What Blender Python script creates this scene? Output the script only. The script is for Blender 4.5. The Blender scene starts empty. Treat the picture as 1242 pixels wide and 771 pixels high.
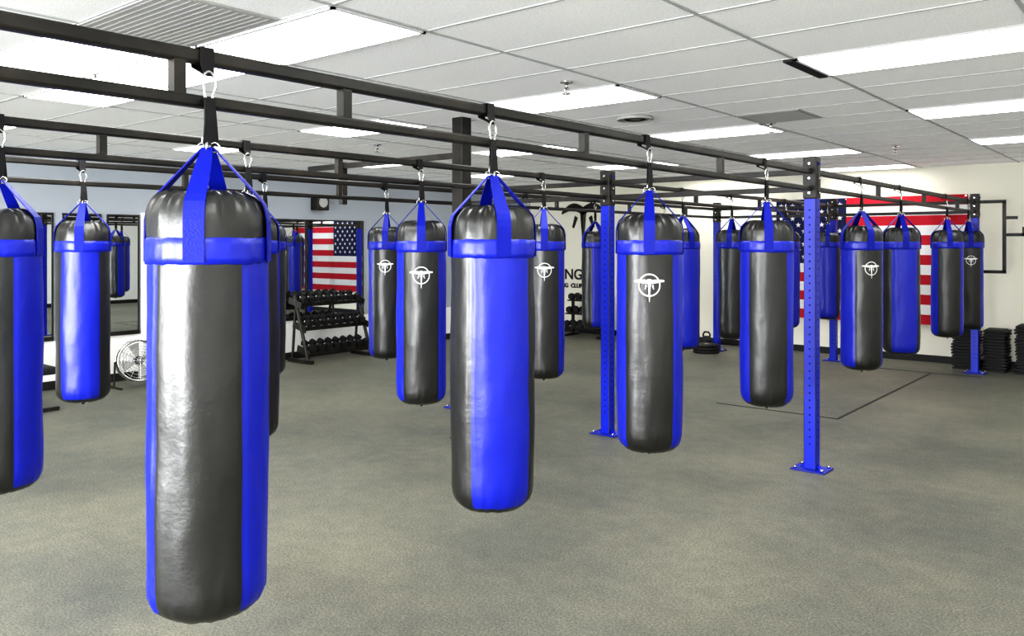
import bpy, bmesh, math, random
from mathutils import Vector, Matrix, noise
random.seed(4)
scene = bpy.context.scene
scene.view_settings.view_transform = 'Standard'
try:
    scene.view_settings.look = 'High Contrast'
except Exception as e: print('look', e)
scene.view_settings.exposure = 0.05

# ------------------------------------------------------------------ materials
def mat(name, col, rough=0.5, metal=0.0, spec=0.5, bump=None, noise_mix=None, emit=None, coat=0.0):
    m = bpy.data.materials.new(name); m.use_nodes = True
    nt = m.node_tree; b = nt.nodes['Principled BSDF']
    b.inputs['Base Color'].default_value = (*col, 1)
    b.inputs['Roughness'].default_value = rough
    b.inputs['Metallic'].default_value = metal
    b.inputs['Specular IOR Level'].default_value = spec
    b.inputs['Coat Weight'].default_value = coat
    b.inputs['Coat Roughness'].default_value = 0.22
    tc = nt.nodes.new('ShaderNodeTexCoord')
    if noise_mix:
        col2, sc, lo, hi = noise_mix
        n = nt.nodes.new('ShaderNodeTexNoise'); n.inputs['Scale'].default_value = sc; n.inputs['Detail'].default_value = 4
        nt.links.new(tc.outputs['Object'], n.inputs['Vector'])
        r = nt.nodes.new('ShaderNodeMapRange'); r.inputs[1].default_value = lo; r.inputs[2].default_value = hi
        nt.links.new(n.outputs['Fac'], r.inputs[0])
        mx = nt.nodes.new('ShaderNodeMix'); mx.data_type = 'RGBA'
        mx.inputs[6].default_value = (*col, 1); mx.inputs[7].default_value = (*col2, 1)
        nt.links.new(r.outputs[0], mx.inputs[0]); nt.links.new(mx.outputs[2], b.inputs['Base Color'])
    if bump:
        prev = None
        for sc, st, stretch in bump:
            mp = nt.nodes.new('ShaderNodeMapping'); mp.inputs['Scale'].default_value = stretch
            nt.links.new(tc.outputs['Object'], mp.inputs[0])
            n = nt.nodes.new('ShaderNodeTexNoise'); n.inputs['Scale'].default_value = sc; n.inputs['Detail'].default_value = 3
            nt.links.new(mp.outputs[0], n.inputs['Vector'])
            bp = nt.nodes.new('ShaderNodeBump'); bp.inputs['Strength'].default_value = st; bp.inputs['Distance'].default_value = 0.02
            nt.links.new(n.outputs['Fac'], bp.inputs['Height'])
            if prev: nt.links.new(prev.outputs[0], bp.inputs['Normal'])
            prev = bp
        nt.links.new(prev.outputs[0], b.inputs['Normal'])
    if emit:
        b.inputs['Emission Color'].default_value = (*emit[0], 1); b.inputs['Emission Strength'].default_value = emit[1]
    return m

BB = [(6, 0.17, (1, 1, 0.9)), (18, 0.07, (1, 1, 1.4)), (90, 0.035, (1, 1, 1))]
M_blackvinyl = mat('black_vinyl', (0.009, 0.0095, 0.008), 0.37, bump=BB, spec=0.95)
M_bluevinyl = mat('blue_vinyl', (0.001, 0.012, 0.44), 0.37, bump=BB, spec=0.75)
M_bluestrap = mat('blue_webbing', (0.001, 0.010, 0.34), 0.5, spec=0.35, bump=[(200, 0.15, (1, 1, 1))])
M_blackstrap = mat('black_webbing', (0.010, 0.010, 0.011), 0.75)
M_steel = mat('steel', (0.6, 0.6, 0.6), 0.25, 1.0)
M_white = mat('white_print', (0.85, 0.85, 0.85), 0.5)
M_blackmetal = mat('black_powdercoat', (0.012, 0.011, 0.009), 0.42, noise_mix=((0.032, 0.027, 0.02), 6, 0.45, 0.7))
M_bluemetal = mat('blue_powdercoat', (0.001, 0.018, 0.50), 0.35, spec=0.5)
M_hole = mat('hole_dark', (0.003, 0.003, 0.05), 0.9)
M_rubber = mat('black_rubber', (0.013, 0.013, 0.014), 0.6)
M_chrome = mat('chrome', (0.7, 0.7, 0.7), 0.2, 1.0)
M_mirror = mat('mirror', (0.86, 0.9, 0.9), 0.01, 1.0)
M_backwall = mat('cream_paint', (0.90, 0.88, 0.77), 0.75, bump=[(80, 0.03, (1, 1, 1))])
M_leftwall = mat('greyblue_paint', (0.42, 0.455, 0.50), 0.75, bump=[(80, 0.03, (1, 1, 1))])
M_whitewall = mat('white_paint', (0.85, 0.85, 0.83), 0.75)
M_ceil_glow = mat('ceiling_tile_glow', (0.80, 0.80, 0.78), 0.9, noise_mix=((0.70, 0.71, 0.69), 90, 0.4, 0.6), emit=((1, 1, 0.98), 0.12))  # faint emission put into the tiles stands in for bounced room light
M_tbar = mat('tbar', (0.52, 0.53, 0.52), 0.6)
M_tbarw = mat('light_frame', (0.8, 0.8, 0.8), 0.5)
M_light = mat('fluorescent_diffuser', (0.9, 0.9, 0.9), 0.5, emit=((1.0, 1.0, 0.97), 7.0))
M_grille = mat('vent_grille', (0.46, 0.46, 0.44), 0.7)
M_dark = mat('dark_gap', (0.02, 0.02, 0.02), 0.8)
M_red = mat('flag_red', (0.50, 0.010, 0.03), 0.8)
M_fwhite = mat('flag_white', (0.82, 0.82, 0.82), 0.8)
M_fblue = mat('flag_blue', (0.008, 0.012, 0.07), 0.8)

def floor_mat():
    m = bpy.data.materials.new('rubber_floor'); m.use_nodes = True
    nt = m.node_tree; b = nt.nodes['Principled BSDF']
    tc = nt.nodes.new('ShaderNodeTexCoord')
    def nz(sc, det, rough=0.5):
        n = nt.nodes.new('ShaderNodeTexNoise'); n.inputs['Scale'].default_value = sc
        n.inputs['Detail'].default_value = det; n.inputs['Roughness'].default_value = rough
        nt.links.new(tc.outputs['Object'], n.inputs['Vector']); return n
    def ramp(src, stops):
        r = nt.nodes.new('ShaderNodeValToRGB')
        el = r.color_ramp.elements
        el[0].position, el[0].color = stops[0][0], (*stops[0][1], 1)
        el[1].position, el[1].color = stops[1][0], (*stops[1][1], 1)
        nt.links.new(src.outputs['Fac'], r.inputs[0]); return r
    big = ramp(nz(0.6, 6, 0.62), [(0.33, (0.132, 0.137, 0.118)), (0.68, (0.240, 0.232, 0.180))])
    fine = ramp(nz(85, 3, 0.7), [(0.38, (0.62, 0.62, 0.62)), (0.66, (1.35, 1.35, 1.35))])
    mid = ramp(nz(9, 4, 0.6), [(0.35, (0.90, 0.90, 0.91)), (0.7, (1.08, 1.08, 1.07))])
    def mul(a, c):
        x = nt.nodes.new('ShaderNodeMix'); x.data_type = 'RGBA'; x.blend_type = 'MULTIPLY'; x.inputs[0].default_value = 1
        nt.links.new(a, x.inputs[6]); nt.links.new(c, x.inputs[7]); return x.outputs[2]
    o = mul(mul(big.outputs[0], fine.outputs[0]), mid.outputs[0])
    nt.links.new(o, b.inputs['Base Color'])
    b.inputs['Roughness'].default_value = 0.55; b.inputs['Specular IOR Level'].default_value = 0.35
    bp = nt.nodes.new('ShaderNodeBump'); bp.inputs['Strength'].default_value = 0.25; bp.inputs['Distance'].default_value = 0.01
    n = nz(90, 2); nt.links.new(n.outputs['Fac'], bp.inputs['Height']); nt.links.new(bp.outputs[0], b.inputs['Normal'])
    return m
M_floor = floor_mat()

# ------------------------------------------------------------------ mesh builder
class MB:
    def __init__(s): s.bm = bmesh.new(); s.mats = []
    def mi(s, m):
        if m not in s.mats: s.mats.append(m)
        return s.mats.index(m)
    def face(s, pts, m, smooth=False):
        vs = [s.bm.verts.new(p) for p in pts]
        f = s.bm.faces.new(vs); f.material_index = s.mi(m); f.smooth = smooth; return f
    def grid(s, rows, m, closed=False, smooth=True, mfun=None):
        R = [[s.bm.verts.new(p) for p in r] for r in rows]
        n = len(R[0])
        for j in range(len(R) - 1):
            for i in range(n if closed else n - 1):
                k = (i + 1) % n
                f = s.bm.faces.new((R[j][i], R[j][k], R[j + 1][k], R[j + 1][i]))
                mm = mfun(i, j) if mfun else m
                f.material_index = s.mi(mm); f.smooth = smooth
        return R
    def box(s, c, size, m, rot=None, bev=0.0):
        mtx = Matrix.Translation(c) @ (rot.to_4x4() if rot else Matrix.Identity(4)) @ Matrix.Diagonal((*size, 1))
        r = bmesh.ops.create_cube(s.bm, size=1, matrix=mtx)
        fs = set(f for v in r['verts'] for f in v.link_faces)
        for f in fs: f.material_index = s.mi(m)
        if bev > 0:
            es = list(set(e for v in r['verts'] for e in v.link_edges))
            bmesh.ops.bevel(s.bm, geom=es, offset=bev, segments=2, affect='EDGES', profile=0.5)
    def bx(s, x0, x1, y0, y1, z0, z1, m, bev=0.0):
        s.box(((x0 + x1) / 2, (y0 + y1) / 2, (z0 + z1) / 2), (abs(x1 - x0), abs(y1 - y0), abs(z1 - z0)), m, None, bev)
    def cyl(s, p0, p1, r, m, seg=16, r2=None, smooth=True):
        p0 = Vector(p0); p1 = Vector(p1); d = p1 - p0
        q = d.to_track_quat('Z', 'Y').to_matrix().to_4x4()
        mtx = Matrix.Translation((p0 + p1) / 2) @ q
        res = bmesh.ops.create_cone(s.bm, cap_ends=True, segments=seg, radius1=r, radius2=(r if r2 is None else r2), depth=d.length, matrix=mtx)
        for f in set(f for v in res['verts'] for f in v.link_faces):
            f.material_index = s.mi(m); f.smooth = smooth and len(f.verts) == 4
    def sph(s, c, r, m, sc=(1, 1, 1)):
        res = bmesh.ops.create_uvsphere(s.bm, u_segments=20, v_segments=12, radius=r, matrix=Matrix.Translation(c) @ Matrix.Diagonal((*sc, 1)))
        for f in set(f for v in res['verts'] for f in v.link_faces): f.material_index = s.mi(m); f.smooth = True
    def tube(s, pts, r, m, seg=8, closed=False):
        pts = [Vector(p) for p in pts]; n = len(pts); rows = []
        ref = None
        for i in range(n):
            a = pts[(i - 1) % n] if (closed or i > 0) else pts[i]
            b = pts[(i + 1) % n] if (closed or i < n - 1) else pts[i]
            t = (b - a).normalized()
            if ref is None:
                ref = t.orthogonal().normalized()
            ref = (ref - t * ref.dot(t)).normalized(); q = t.cross(ref)
            rows.append([pts[i] + (ref * math.cos(k / seg * 2 * math.pi) + q * math.sin(k / seg * 2 * math.pi)) * r for k in range(seg)])
        if closed: rows.append([v.copy() for v in rows[0]])
        s.grid(rows, m, closed=True)
    def torus(s, c, axis, R, r, m, sx=1.0, sy=1.0, seg=20):
        c = Vector(c); axis = Vector(axis).normalized()
        u = Vector((0, 0, 1)) if abs(axis.z) < 0.9 else Vector((1, 0, 0))
        u = (u - axis * u.dot(axis)).normalized(); w = axis.cross(u)
        s.tube([c + u * math.cos(t) * R * sy + w * math.sin(t) * R * sx for t in [k / seg * 2 * math.pi for k in range(seg)]], r, m, 8, True)
    def ribbon(s, pts, side, w, th, m):
        pts = [Vector(p) for p in pts]; n = len(pts); rows = []
        for i in range(n):
            t = (pts[min(i + 1, n - 1)] - pts[max(i - 1, 0)]).normalized()
            sd = Vector(side).normalized(); nn = t.cross(sd).normalized()
            ww = w[i] / 2
            rows.append([pts[i] + sd * ww + nn * th / 2, pts[i] - sd * ww + nn * th / 2, pts[i] - sd * ww - nn * th / 2, pts[i] + sd * ww - nn * th / 2])
        s.grid(rows, m, closed=True, smooth=False)
    def done(s, name, loc=(0, 0, 0), parent=None, doubles=False):
        if doubles: bmesh.ops.remove_doubles(s.bm, verts=s.bm.verts, dist=1e-5)
        bmesh.ops.recalc_face_normals(s.bm, faces=s.bm.faces)
        me = bpy.data.meshes.new(name); s.bm.to_mesh(me); s.bm.free()
        for m in s.mats: me.materials.append(m)
        o = bpy.data.objects.new(name, me); o.location = loc
        bpy.context.collection.objects.link(o)
        if parent: o.parent = parent
        return o

# ------------------------------------------------------------------ room
XL, XR, YB, YF, ZC = -10.3, 3.0, 13.0, -4.5, 2.81
b = MB(); b.bx(XL - .1, XR + .1, YF - .1, YB + .1, -0.1, 0, M_floor); b.done('floor')
b = MB(); b.bx(XL - .1, XR + .1, YF - .1, YB + .1, ZC, ZC + 0.1, M_ceil_glow); b.done('ceiling')
b = MB(); b.bx(XL - .1, XR + .1, YB, YB + .1, 0, ZC, M_backwall); b.done('wall_back')
b = MB(); b.bx(XL - .1, XL, YF, YB, 0.57, ZC, M_leftwall); b.bx(XL - .1, XL, YF, YB, 0.0, 0.57, M_whitewall)
b.done('wall_left')
b = MB(); b.bx(XR, XR + .1, YF, YB, 0, ZC, M_whitewall); b.done('wall_right')
wins = [(-6.4, -3.6), (-2.9, -0.1)]
b = MB()
b.bx(XL - .1, XR + .1, YF - .1, YF, 0, 0.25, M_whitewall); b.bx(XL - .1, XR + .1, YF - .1, YF, 2.45, ZC, M_whitewall)
xs = [XL - .1] + [v for w in wins for v in w] + [XR + .1]
for i in range(0, len(xs), 2): b.bx(xs[i], xs[i + 1], YF - .1, YF, 0.25, 2.45, M_whitewall)
b.done('wall_front')
for i, (a, c) in enumerate(wins):
    b = MB()
    for x in (a, (a + c) / 2 - .025, c - .05): b.bx(x, x + .05, YF - .08, YF - .02, .25, 2.45, M_blackmetal)
    for z in (.25, 2.4): b.bx(a, c, YF - .08, YF - .02, z, z + .05, M_blackmetal)
    b.done('window_%d' % (i + 1))
    L = bpy.data.lights.new('portal', 'AREA'); L.shape = 'RECTANGLE'; L.size = c - a; L.size_y = 2.2
    L.cycles.is_portal = True
    o = bpy.data.objects.new('window_daylight', L); o.location = ((a + c) / 2, YF - .12, 1.35)
    o.rotation_euler = (math.radians(90), 0, 0)
    bpy.context.collection.objects.link(o)

b = MB(); b.bx(XL, XR, YB - .012, YB, 0, .10, M_rubber); b.done('baseboard_back')
b = MB(); b.bx(XL, XL + .012, YF, YB, 0, .10, M_rubber); b.done('baseboard_left')
b = MB(); b.bx(XR - .012, XR, YF, YB, 0, .10, M_rubber); b.done('baseboard_right')

# ceiling grid & lights
cx0, cy0 = -3.67, 2.70
b = MB()
x = cx0 - 0.61 - 1.22 * 5
while x < XR:
    if x > XL: b.bx(x - .010, x + .010, YF, YB, ZC - .006, ZC, M_tbar)
    x += 1.22
y = cy0 - 0.305 - 0.61 * 12
while y < YB:
    if y > YF: b.bx(XL, XR, y - .008, y + .008, ZC - .0045, ZC, M_tbar)
    y += 0.61
b.done('ceiling_grid')
for ci in (-2, -1, 0, 1, 2):
    for ri in (-2, -1, 0, 1, 2, 3, 4):
        X = cx0 + 2.44 * ci; Y = cy0 + 2.44 * ri
        if X - .6 < XL or X + .6 > XR or Y + .3 > YB: continue
        if ri == 4 and ci != 0 and ci != -1: continue
        b = MB()
        b.bx(X - .585, X + .585, Y - .28, Y + .28, ZC - .012, ZC - .002, M_light)
        for (x0, x1, y0, y1) in ((-.605, .605, -.30, -.28), (-.605, .605, .28, .30), (-.605, -.585, -.30, .30), (.585, .605, -.30, .30)):
            b.bx(X + x0, X + x1, Y + y0, Y + y1, ZC - .016, ZC - .001, M_tbarw)
        b.done('ceiling_light_panel')
b = MB(); b.bx(-5.47, -4.32, 2.41, 2.98, ZC - .012, ZC - .002, M_light)
b.done('ceiling_light_panel')
b = MB(); b.bx(-5.85, -4.68, 1.80, 2.36, ZC - .012, ZC - .002, M_light)
b.done('ceiling_light_panel')
b = MB(); b.bx(-1.90, -1.845, 4.83, 5.45, ZC - .02, ZC - .001, M_dark); b.done('trim_1')
def vent(x0, x1, y0, y1, n=14):
    b = MB(); b.bx(x0, x1, y0, y1, ZC - .010, ZC - .001, M_grille)
    for i in range(n):
        yy = y0 + .03 + (y1 - y0 - .06) * i / (n - 1)
        b.bx(x0 + .03, x1 - .03, yy - .006, yy + .006, ZC - .0115, ZC - .008, M_grille)
    b.done('ceiling_vent')
vent(-4.62, -3.45, 1.79, 2.37); vent(-3.04, -2.5, 6.68, 7.25)
def sprinkler(x, y):
    b = MB(); b.cyl((x, y, ZC), (x, y, ZC - .012), .045, M_chrome, 20)
    b.cyl((x, y, ZC - .01), (x, y, ZC - .05), .012, M_chrome, 12)
    b.cyl((x, y, ZC - .05), (x, y, ZC - .085), .005, M_chrome, 8)
    b.torus((x, y, ZC - .065), (0, 1, 0), .02, .003, M_chrome)
    b.cyl((x, y, ZC - .085), (x, y, ZC - .09), .03, M_chrome, 12)
    b.done('fire_sprinkler')
for p in ((-3.29, 4.55), (-2.98, 7.3), (-2.6, 9.9), (-8.2, 5.2), (-7.0, 6.1)): sprinkler(*p)
b = MB(); b.cyl((-3.75, 6.2, ZC), (-3.75, 6.2, ZC - .02), .15, M_grille, 28); b.torus((-3.75, 6.2, ZC - .02), (0, 0, 1), .15, .014, M_grille)
b.torus((-3.75, 6.2, ZC - .022), (0, 0, 1), .08, .012, M_rubber); b.done('ceiling_speaker')

b = MB(); b.bx(-5.02, -4.90, 5.23, 5.35, 0, ZC, M_blackmetal, .004)
b.bx(-5.03, -4.89, 5.22, 5.36, 0, .012, M_blackmetal); b.bx(-7.14, -5.0, 5.27, 5.31, 2.46, 2.51, M_blackmetal)
b.bx(-6.62, -6.56, 5.26, 5.32, 2.10, 2.52, M_blackmetal)
b.done('support_column')

b = MB()
b.bx(-3.95, -2.68, 8.19, 8.215, 0, .003, M_rubber); b.bx(-2.70, -2.67, 8.2, 11.9, 0, .003, M_rubber)
b.bx(-3.4, -2.1, 11.9, 11.93, 0, .003, M_rubber)
b.done('floor_mat_seam')

def mirror(y0, y1, z0=.62, z1=2.05):
    b = MB(); b.bx(XL + .001, XL + .012, y0, y1, z0, z1, M_mirror)
    t = .018
    b.bx(XL + .001, XL + .02, y0, y0 + t, z0, z1, M_blackmetal); b.bx(XL + .001, XL + .02, y1 - t, y1, z0, z1, M_blackmetal)
    b.bx(XL + .001, XL + .03, y0, y1, z0 - .05, z0, M_blackmetal); b.bx(XL + .001, XL + .02, y0, y1, z1, z1 + t, M_blackmetal)
    b.done('wall_mirror')
for (a, c) in ((5.35, 6.45), (6.46, 7.56), (7.57, 8.67)): mirror(a, c)
for (a, c) in ((4.62, 5.02), (4.1, 4.55), (3.2, 4.0), (2.0, 3.15), (0.8, 1.95)): mirror(a, c)
b = MB(); b.bx(XL + .001, XL + .05, 5.04, 5.32, 0.1, 2.10, M_whitewall); b.done('trim_2')
b = MB(); b.bx(XL, XL + .17, 7.65, 7.87, 2.21, 2.45, M_blackmetal, .01)
b.cyl((XL + .17, 7.76, 2.33), (XL + .175, 7.76, 2.33), .08, M_grille, 20); b.done('wall_speaker')

# ------------------------------------------------------------------ rig
ROWS = [-2.2, -4.03, -5.86]
OFF = -0.035
ZU, ZL = 2.252, 2.122
b = MB()
YS, YE = 0.15, 12.35
for X in ROWS:
    xb = X + OFF
    b.bx(xb - .021, xb + .021, YS, YE, ZU - .021, ZU + .021, M_blackmetal, .008)
    b.bx(xb - .019, xb + .019, YS, YE, ZL - .018, ZL + .018, M_blackmetal, .008)
    for yy in (.5, 1.20, 1.80, 3.23, 4.69, 7.95, 9.6, 11.2):
        b.bx(xb - .018, xb + .018, yy - .018, yy + .018, ZL, ZU, M_blackmetal)
    for yy in (.25, 6.25, 12.25):
        w = .046
        b.bx(xb - w, xb + w, yy - w, yy + w, 0.01, 2.05, M_bluemetal, .005)
        b.bx(xb - w - .004, xb + w + .004, yy - w - .004, yy + w + .004, 2.05, 2.36, M_blackmetal, .004)
        b.bx(xb - w - .008, xb + w + .008, yy - .02, yy + .02, 2.10, 2.33, M_blackmetal, .002)
        for zz in (2.09, 2.2, 2.31):
            for sx in (-1, 1):
                b.cyl((xb + sx * .05, yy, zz), (xb + sx * .064, yy, zz), .010, M_bluemetal if zz > 2.3 else M_steel, 6)
            b.cyl((xb, yy - .05, zz), (xb, yy - .060, zz), .010, M_steel, 6)
        b.bx(xb - .13, xb + .13, yy - .10, yy + .10, 0, .012, M_bluemetal, .003)
        for sx in (-.1, .1):
            for sy in (-.075, .075): b.cyl((xb + sx, yy + sy, .012), (xb + sx, yy + sy, .032), .012, M_steel, 6)
        for s2 in (-1, 1):
            b.face([(xb + s2 * w, yy - .003, .012), (xb + s2 * .09, yy - .003, .012), (xb + s2 * w, yy - .003, .05)], M_bluemetal)
        z = .2
        while z < 2.0:
            b.cyl((xb, yy - w - .0006, z), (xb, yy - w + .001, z), .007, M_hole, 12)
            b.cyl((xb + w - .001, yy, z), (xb + w + .0006, yy, z), .007, M_hole, 12)
            z += .055
for yy in (.25, 6.25, 12.25):
    for zz in (ZU, ZL):
        b.bx(ROWS[2] + OFF, ROWS[0] + OFF, yy - .02, yy + .02, zz - .02, zz + .02, M_blackmetal, .002)
xb = ROWS[0] + OFF
b.bx(xb, -1.88, 12.23, 12.27, ZU - .02, ZU + .02, M_blackmetal)
b.bx(-1.92, -1.88, 12.23, 12.27, 1.34, ZU, M_blackmetal)
b.bx(xb, -1.88, 12.23, 12.27, 1.32, 1.36, M_blackmetal)
b.bx(-1.90, -1.66, 12.235, 12.265, 1.80, 1.84, M_blackmetal)
b.bx(-1.70, -1.66, 12.235, 12.265, 1.80, 1.92, M_blackmetal)
b.bx(-1.90, -1.75, 12.235, 12.265, 2.02, 2.06, M_blackmetal)
b.done('punching_bag_rig')

# ------------------------------------------------------------------ punching bags
def bag(X, Y, phi, logo=True, up=0.0, R=.165):
    b = MB(); seed = Vector((X * 3.1, Y * 1.7, 0))
    th0 = math.atan2(-Y, -X) + math.radians(phi)
    N = 96
    prof = [(.0005, .634), (.05, .633), (.095, .637), (.128, .647), (.150, .667), (.162, .693), (R + .0005, .725)]
    z = .76
    while z < 1.65: prof.append((R + .003 * math.sin((1.65 - z) * 3.1), z)); z += .03
    prof += [(R, 1.655), (R, 1.69), (R, 1.722), (R + .0012, 1.745), (R + .001, 1.768), (R - .001, 1.79), (R - .0065, 1.812), (.148, 1.831), (.134, 1.846), (.109, 1.857), (.07, 1.861), (.03, 1.860), (.0005, 1.858)]
    k0 = [i for i, p in enumerate(prof) if p[1] >= 1.70][0]
    rows = []
    for (r, z) in prof:
        row = []
        z_ = z + up * max(0, (1.6 - z)) / .97
        for i in range(N):
            a = 2 * math.pi * i / N; c = Vector((math.cos(a), math.sin(a), 0))
            n1 = noise.noise(Vector((c.x * 1.3, c.y * 1.3, z * 3.5)) + seed) * .006 * min(1, r / .1)
            n2 = noise.noise(Vector((c.x * 4, c.y * 4, z * 9)) + seed) * .0018 * min(1, r / .1)
            rr = r + n1 + n2; zz = z_
            if 1.725 < z and r > .01:
                w = min(1, (z - 1.725) / .07) * min(1, r / .06)
                pl = 1 - 2 * abs(math.sin(a * 9 + 4 * noise.noise(c * 2 + seed))) ** 0.7
                pl = pl * (0.7 + .8 * noise.noise(c * 3 + seed * 2))
                rr += pl * .0045 * w; zz += pl * .006 * w
            if z < .74 and r > .01:
                w = min(1, (.74 - z) / .07) * min(1, r / .06)
                pl = math.sin(a * 20 + 5 * noise.noise(c * 2 + seed)); rr += pl * .0035 * w; zz += pl * .003 * w
            if (i + 12) % 24 == 0 and .68 < z < 1.66: rr -= .0035
            row.append(Vector((math.cos(a + th0) * rr, math.sin(a + th0) * rr, zz)))
        rows.append(row)
    def mf(i, j):
        if j >= k0 - 1: return M_blackvinyl
        if j < 4: return M_blackvinyl
        q = int(((i + 12) % 96) // 24)
        return M_blackvinyl if q % 2 == 0 else M_bluevinyl
    b.grid(rows, None, closed=True, mfun=mf)
    def nz1(a, z): return noise.noise(Vector((math.cos(a) * 1.3, math.sin(a) * 1.3, z * 3.5)) + seed) * .006
    def nz2(a, z): return noise.noise(Vector((math.cos(a) * 7, math.sin(a) * 7, z * 14)) + seed) * .003
    br = []
    for (r, z) in ((R + .000, 1.652), (R + .0035, 1.654), (R + .0045, 1.672), (R + .005, 1.688), (R + .0045, 1.705), (R + .004, 1.722), (R + .000, 1.726)):
        row = []
        for i in range(N):
            a = 2 * math.pi * i / N; rad = r + nz1(a, z) + nz2(a, z)
            row.append(Vector((math.cos(a + th0) * rad, math.sin(a + th0) * rad, z + nz2(a + 2, 1) * 1.2)))
        br.append(row)
    b.grid(br, M_bluevinyl, closed=True)
    apex = 1.985
    for k in range(4):
        a = th0 + k * math.pi / 2
        cr = Vector((math.cos(a), math.sin(a), 0)); sd = Vector((-math.sin(a), math.cos(a), 0))
        d = nz1(k * math.pi / 2, 1.7)
        prf = [(R + .007, 1.658), (R + .007, 1.70), (R + .0065, 1.745), (R + .006, 1.775), (R + .001, 1.802), (R - .006, 1.824), (.142, 1.845), (.103, 1.888), (.058, 1.938), (.016, apex)]
        pts = [cr * (r + d * min(1, r / .15)) + Vector((0, 0, z)) for r, z in prf]
        b.ribbon(pts, sd, [.056, .056, .056, .056, .056, .056, .054, .050, .043, .030], .004, M_bluestrap)
        b.torus(cr * .016 + Vector((0, 0, apex + .002)), sd, .014, .003, M_steel)
    b.torus((0, 0, 2.005), (1, 0, 0), .02, .0035, M_steel)
    b.ribbon([(0.004, 0, 1.995), (.008, 0, 2.06), (.004, 0, 2.13)], (0, 1, 0), [.042, .036, .030], .005, M_blackstrap)
    b.ribbon([(-.004, .01, 1.995), (-.004, .008, 2.06), (0, .002, 2.13)], (0.3, 1, 0), [.042, .036, .030], .005, M_blackstrap)
    cz = 2.162
    b.tube([(0, .018 * math.sin(t) * (1.25 if math.cos(t) > 0 else .85), cz + .045 * math.cos(t)) for t in [k / 20 * 2 * math.pi for k in range(20)]], .0045, M_steel, 8, True)
    u = ZU + .025; l = ZU - .027; x0 = OFF - .025; x1 = OFF + .025
    lp = [(0, 0, 2.197), (x1 + .002, 0, l), (x1 + .001, 0, u), (x0 - .001, 0, u), (x0, 0, l), (x1 - .01, 0, 2.207), (0, 0, 2.195)]
    b.ribbon(lp, (0, 1, 0), [.03, .042, .042, .042, .042, .036, .03], .004, M_blackstrap)
    b.ribbon([(0, 0, .64 + up), (0.004, 0, .625 + up), (0, 0, .612 + up)], (0, 1, 0), [.02, .02, .014], .008, M_blackstrap)
    if logo:
        RL = R + .0055
        def mp(s, z):
            a = th0 + s / RL; q = nz1(s / RL, 1.5 + z) + .0012
            return Vector((math.cos(a) * (RL + q), math.sin(a) * (RL + q), 1.50 + z))
        seg = 40
        b.grid([[mp(math.cos(2 * math.pi * i / seg) * r, math.sin(2 * math.pi * i / seg) * r * 1.02) for i in range(seg)] for r in (.050, .057)], M_white, closed=True)
        top = []; bot = []
        for i in range(17):
            t = -1 + 2 * i / 16; s = t * .078
            top.append(mp(s, .018 + .016 * abs(t) ** 0.8 * (1 - abs(t) * .9) + .005)); bot.append(mp(s, .018 - .012 * (1 - abs(t)) - .002))
        b.grid([top, bot], M_white)
        st = []
        for i in range(8):
            t = i / 7; z = .03 - t * .115; w = .008 * (1 - t) + .0015
            st.append([mp(-w, z), mp(w, z)])
        b.grid(st, M_white)
        b.grid([[mp(-.020, .005), mp(-.012, -.004)], [mp(-.024, -.022), mp(-.019, -.020)]], M_white)
        b.grid([[mp(.012, -.004), mp(.020, .005)], [mp(.019, -.020), mp(.024, -.022)]], M_white)
    return b.done('punching_bag', (X, Y, 0))

r1, r2, r3 = ROWS
bag(r1, 1.278, -13, False, .022, .164)
bag(r1, 2.53, -75, False, .010, .168)
bag(r1, 3.78, 0, R=.168)
bag(r1, 5.31, 5, False, R=.169)
bag(r1, 7.34, 27)
bag(r1, 8.57, 105, False)
bag(r1, 10.5, 10, False)
bag(r1, 11.65, 10)
bag(r2, 1.347, -27, False)
bag(r2, 2.575, 85, False)
bag(r2, 3.90, 0)
bag(r2, 5.26, 2)
bag(r2, 7.60, -60, False)
bag(r2, 8.75, -10, False)
bag(r2, 10.35, -60, False)
bag(r2, 11.9, 90, False)
bag(r3, 2.47, 82, False)
bag(r3, 3.90, -90, False)
bag(r3, 5.22, -5)
bag(r3, 7.34, 15)
bag(r3, 8.72, -60, False)
bag(r3, 10.5, 0)

# ------------------------------------------------------------------ flag
def flag():
    b = MB(); x0, x1, z1, z0 = -5.2, -2.45, 2.40, .54
    FY = YB - .06
    W = x1 - x0; H = z1 - z0; nx = 60; per = 2; nz = 13 * per
    rows = []
    for j in range(nz + 1):
        z = z1 - H * j / nz
        rows.append([Vector((x0 + W * i / nx, FY + .012 * math.sin(i * .45 + j * .06) + .006 * math.sin(i * 1.1 + 1), z)) for i in range(nx + 1)])
    def mf(i, j):
        st = j // per
        if i < 24 and st < 7: return M_fblue
        return M_red if st % 2 == 0 else M_fwhite
    b.grid(rows, None, mfun=mf)
    cw = W * .4; ch = H * 7 / 13
    for r in range(9):
        n = 6 if r % 2 == 0 else 5
        for c in range(n):
            cx = x0 + cw * ((c * 2 + (1 if r % 2 == 0 else 2)) / 12); cz = z1 - ch * (r + 1) / 10
            yy = FY - .022
            pts = []
            for k in range(10):
                a = math.pi / 2 + k * math.pi / 5; rr = .045 if k % 2 == 0 else .018
                pts.append((cx + rr * math.cos(a), yy, cz + rr * math.sin(a)))
            b.face(pts, M_fwhite)
    for x in (x0 + .02, x1 - .02, x0 + W * .4): b.cyl((x, YB - .004, z1 - .02), (x, FY - .03, z1 - .02), .012, M_steel, 10)
    b.done('american_flag')
flag()

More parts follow.
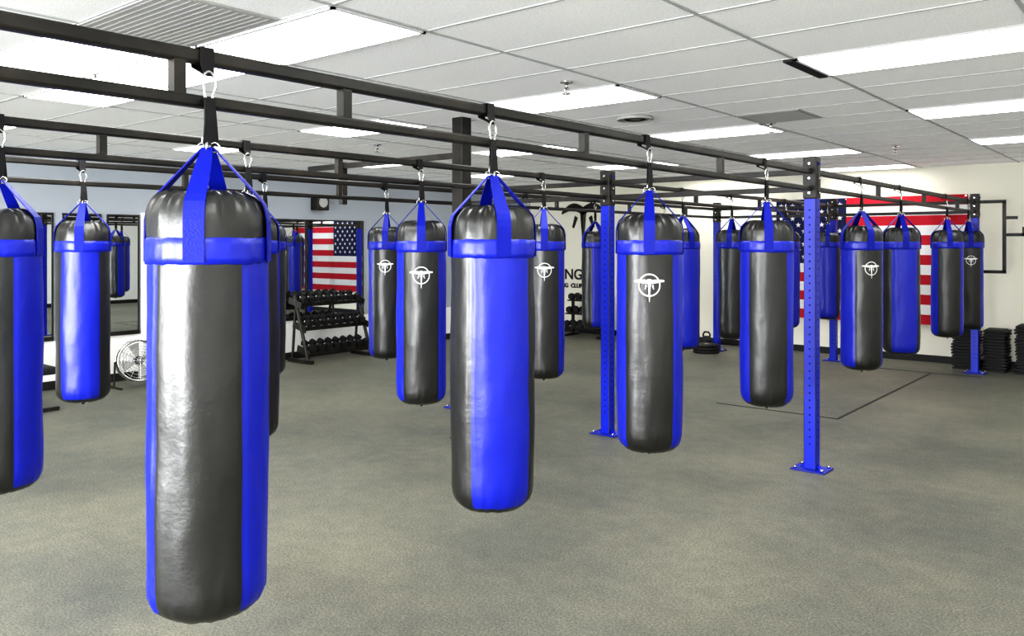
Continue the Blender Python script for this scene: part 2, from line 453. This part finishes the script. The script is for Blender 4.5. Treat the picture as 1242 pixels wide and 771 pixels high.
# ------------------------------------------------------------------ wall logo + lettering
def wall_logo():
    b = MB(); cx = -9.0; cz = 2.10; y = YB - .012
    def P(u, v, yy=y): return (cx + u, yy, cz + v)
    n = 20; top = []; bot = []
    for i in range(n + 1):
        t = -1 + 2 * i / n
        top.append(P(t * .50, .30 + .10 * math.sin(abs(t) * 3.0) - .10 * t * t)); bot.append(P(t * .50, .27 - .12 * (1 - abs(t)) + .05 * math.sin(abs(t) * 3.14) - .10 * t * t))
    b.grid([top, bot], M_blackmetal)
    st = [[P(-.07 * (1 - i / 9) - .006, .3 - i / 9 * .75), P(.07 * (1 - i / 9) + .006, .3 - i / 9 * .75)] for i in range(10)]
    b.grid(st, M_blackmetal)
    for sgn in (-1, 1):
        b.grid([[P(sgn * .13, .10), P(sgn * .20, .14)], [P(sgn * .22, -.10), P(sgn * .26, -.08)]], M_blackmetal)
    o = b.done('wall_logo_emblem')
    sm = o.modifiers.new('s', 'SOLIDIFY'); sm.thickness = .010
wall_logo()
def text(s, x, z, size, name):
    c = bpy.data.curves.new(name, 'FONT'); c.body = s; c.size = size; c.extrude = .006; c.align_x = 'RIGHT'; c.offset = .004
    o = bpy.data.objects.new(name, c); o.location = (x, YB - .008, z); o.rotation_euler = (math.radians(90), 0, 0)
    c.materials.append(M_blackmetal); bpy.context.collection.objects.link(o)
text('TRAINING', -9.02, 1.02, .28, 'wall_lettering'); text('BOXING  CLUB', -9.02, .86, .11, 'wall_lettering')

# ------------------------------------------------------------------ dumbbell rack
def dumbbell(b, c, axis, L=.26, r=.055):
    c = Vector(c); ax = Vector(axis).normalized()
    b.cyl(c - ax * L * .3, c + ax * L * .3, .015, M_chrome, 10)
    for s in (-1, 1): b.cyl(c + ax * s * L * .22, c + ax * s * L * .5, r, M_rubber, 6, smooth=False)
def rack(name, xb, y0, y1, H, tiers, dx=1):
    b = MB()
    for y in (y0, y1):
        b.box((xb + .25, y, .03), (.55, .05, .05), M_blackmetal)
        b.tube([(xb + .42, y, .04), (xb + .10, y, H)], .025, M_blackmetal, 6)
        b.tube([(xb + .05, y, .04), (xb + .12, y, H * .8)], .02, M_blackmetal, 6)
    for t in range(tiers):
        z = .17 + (H - .27) * t / (tiers - 1); xo = xb + .32 - .20 * t / (tiers - 1)
        rot = Matrix.Rotation(math.radians(14), 3, 'Y')
        for off in (-.09, .09): b.box((xo + off, (y0 + y1) / 2, z - off * .25), (.035, y1 - y0, .05), M_blackmetal, rot)
        for yy in (y0, y1): b.box((xo, yy, z), (.3, .02, .09), M_blackmetal, rot)
        n = int((y1 - y0 - .06) / .135)
        for k in range(n):
            dumbbell(b, (xo, y0 + .09 + k * (y1 - y0 - .18) / (n - 1), z + .075), (1, 0, -.25), .27, .052 - .006 * (t == tiers - 1))
    b.done(name)
rack('dumbbell_rack', -10.1, 7.15, 8.3, .95, 3)

def kettlebell(x, y, r=.10):
    b = MB(); b.sph((x, y, r * .95), r, M_rubber, (1, 1, .95)); b.cyl((x, y, 0), (x, y, .03), r * .6, M_rubber, 20)
    b.tube([(x - r * .5, y, r * 1.6), (x - r * .62, y, r * 2.1), (x - r * .35, y, r * 2.5), (x + r * .35, y, r * 2.5), (x + r * .62, y, r * 2.1), (x + r * .5, y, r * 1.6)], r * .15, M_rubber, 8)
    b.done('kettlebell')
b = MB()
for sx in (-.38, .38):
    b.bx(-8.6 + sx - .02, -8.6 + sx + .02, 12.3, 12.8, 0, .04, M_blackmetal); b.bx(-8.6 + sx - .02, -8.6 + sx + .02, 12.6, 12.65, 0, .72, M_blackmetal)
for z, yy in ((.15, 12.45), (.40, 12.53), (.64, 12.6)):
    b.bx(-9.0, -8.2, yy - .13, yy + .13, z, z + .025, M_blackmetal)
    for k in range(5): dumbbell(b, (-8.93 + k * .165, yy, z + .085), (0, 1, 0), .26, .06)
b.done('dumbbell_rack')
for p in ((-8.05, 12.3), (-7.8, 12.45), (-5.55, 12.55), (-6.2, 12.5)): kettlebell(*p)
def plates(x, y, n=6, r=.22, name='weight_plate_stack'):
    b = MB(); z = 0
    for i in range(n):
        t = .045; o = (random.uniform(-.01, .01), random.uniform(-.01, .01))
        b.cyl((x + o[0], y + o[1], z), (x + o[0], y + o[1], z + t), r, M_rubber, 28)
        b.torus((x + o[0], y + o[1], z + t * .8), (0, 0, 1), r * .85, .008, M_rubber, seg=28)
        z += t + .001
    b.cyl((x, y, z), (x, y, z + .003), .04, M_steel, 16)
    b.done(name)
plates(-5.9, 11.9, 3, .2)
def steps(x, y, n, w=.42, d=.42):
    b = MB(); z = 0
    for i in range(n):
        o = random.uniform(-.012, .012)
        b.bx(x - w / 2 + o, x + w / 2 + o, y - d / 2 + o, y + d / 2 + o, z, z + .026, M_rubber, .006)
        b.bx(x - w / 2 + .03, x + w / 2 - .03, y - d / 2 + .03, y + d / 2 - .03, z + .026, z + .04, M_rubber)
        z += .04
    b.done('riser_stack')
steps(-2.42, 12.7, 14, .30, .36); steps(-2.06, 12.7, 14, .28, .36); steps(-1.66, 12.7, 16, .32, .36)

for p in ((-9.2, 8.75, .14), (-8.85, 8.6, .12)):
    b = MB(); b.sph((p[0], p[1], p[2]), p[2], M_rubber); b.torus((p[0], p[1], p[2]), (0, .3, 1), p[2], .004, M_grille); b.done('medicine_ball')

def fan(x, y, r=.24):
    b = MB(); zc = r + .07; ang = Vector((1, -.25, .12)).normalized()
    c = Vector((x, y, zc))
    b.torus(c + ang * .08, ang, r, .014, M_chrome, seg=32); b.torus(c - ang * .08, ang, r, .014, M_chrome, seg=32)
    u = Vector((0, 0, 1)); u = (u - ang * u.dot(ang)).normalized(); w = ang.cross(u)
    N = 32
    b.grid([[c + ang * s + (u * math.cos(2 * math.pi * i / N) + w * math.sin(2 * math.pi * i / N)) * r for i in range(N)] for s in (-.08, .08)], M_rubber, closed=True)
    for k in range(1, 7): b.torus(c + ang * .09, ang, r * k / 7, .003, M_chrome, seg=28)
    for k in range(12):
        a = 2 * math.pi * k / 12; b.tube([c + ang * .09, c + ang * .09 + (u * math.cos(a) + w * math.sin(a)) * r], .003, M_chrome, 6)
    for k in range(4):
        a = 2 * math.pi * k / 4 + .3; d1 = u * math.cos(a) + w * math.sin(a); d2 = -u * math.sin(a) + w * math.cos(a)
        b.face([c + d1 * .04 - d2 * .02, c + d1 * .2 - d2 * .07, c + d1 * .2 + d2 * .07 + ang * .04, c + d1 * .04 + d2 * .02], M_grille)
    b.cyl(c - ang * .08, c + ang * .05, .05, M_rubber)
    wv = Vector((w.x, w.y, 0)).normalized()
    for s in (-1, 1):
        b.tube([c + wv * s * (r + .02), c + wv * s * (r + .03) - Vector((0, 0, zc - .02))], .012, M_blackmetal)
        b.tube([c + wv * s * (r + .03) - Vector((.2, 0, zc - .015)), c + wv * s * (r + .03) - Vector((-.2, 0, zc - .015))], .012, M_blackmetal)
    b.done('drum_fan')
fan(-9.75, 4.75)
b = MB(); b.bx(-9.9, -8.9, 3.2, 3.5, .38, .46, M_rubber, .02)
for x in (-9.8, -9.0):
    b.bx(x - .025, x + .025, 3.32, 3.38, .03, .38, M_blackmetal); b.bx(x - .03, x + .03, 3.15, 3.55, 0, .04, M_blackmetal)
b.bx(-9.8, -9.0, 3.33, 3.37, .12, .16, M_blackmetal)
b.done('weight_bench')

# ------------------------------------------------------------------ world
w = bpy.data.worlds.new('World'); scene.world = w; w.use_nodes = True
bg = w.node_tree.nodes['Background']; bg.inputs[0].default_value = (0.97, 0.98, 1.0, 1); bg.inputs[1].default_value = 27.0

cam = bpy.data.cameras.new('camera'); co = bpy.data.objects.new('camera', cam)
bpy.context.collection.objects.link(co); scene.camera = co
co.location = (0, 0, 1.71); co.rotation_euler = (math.radians(90), 0, math.radians(39.66))
cam.sensor_width = 36; cam.lens = 1000 / 1242 * 36; cam.shift_y = -90.5 / 1242; cam.clip_start = .05
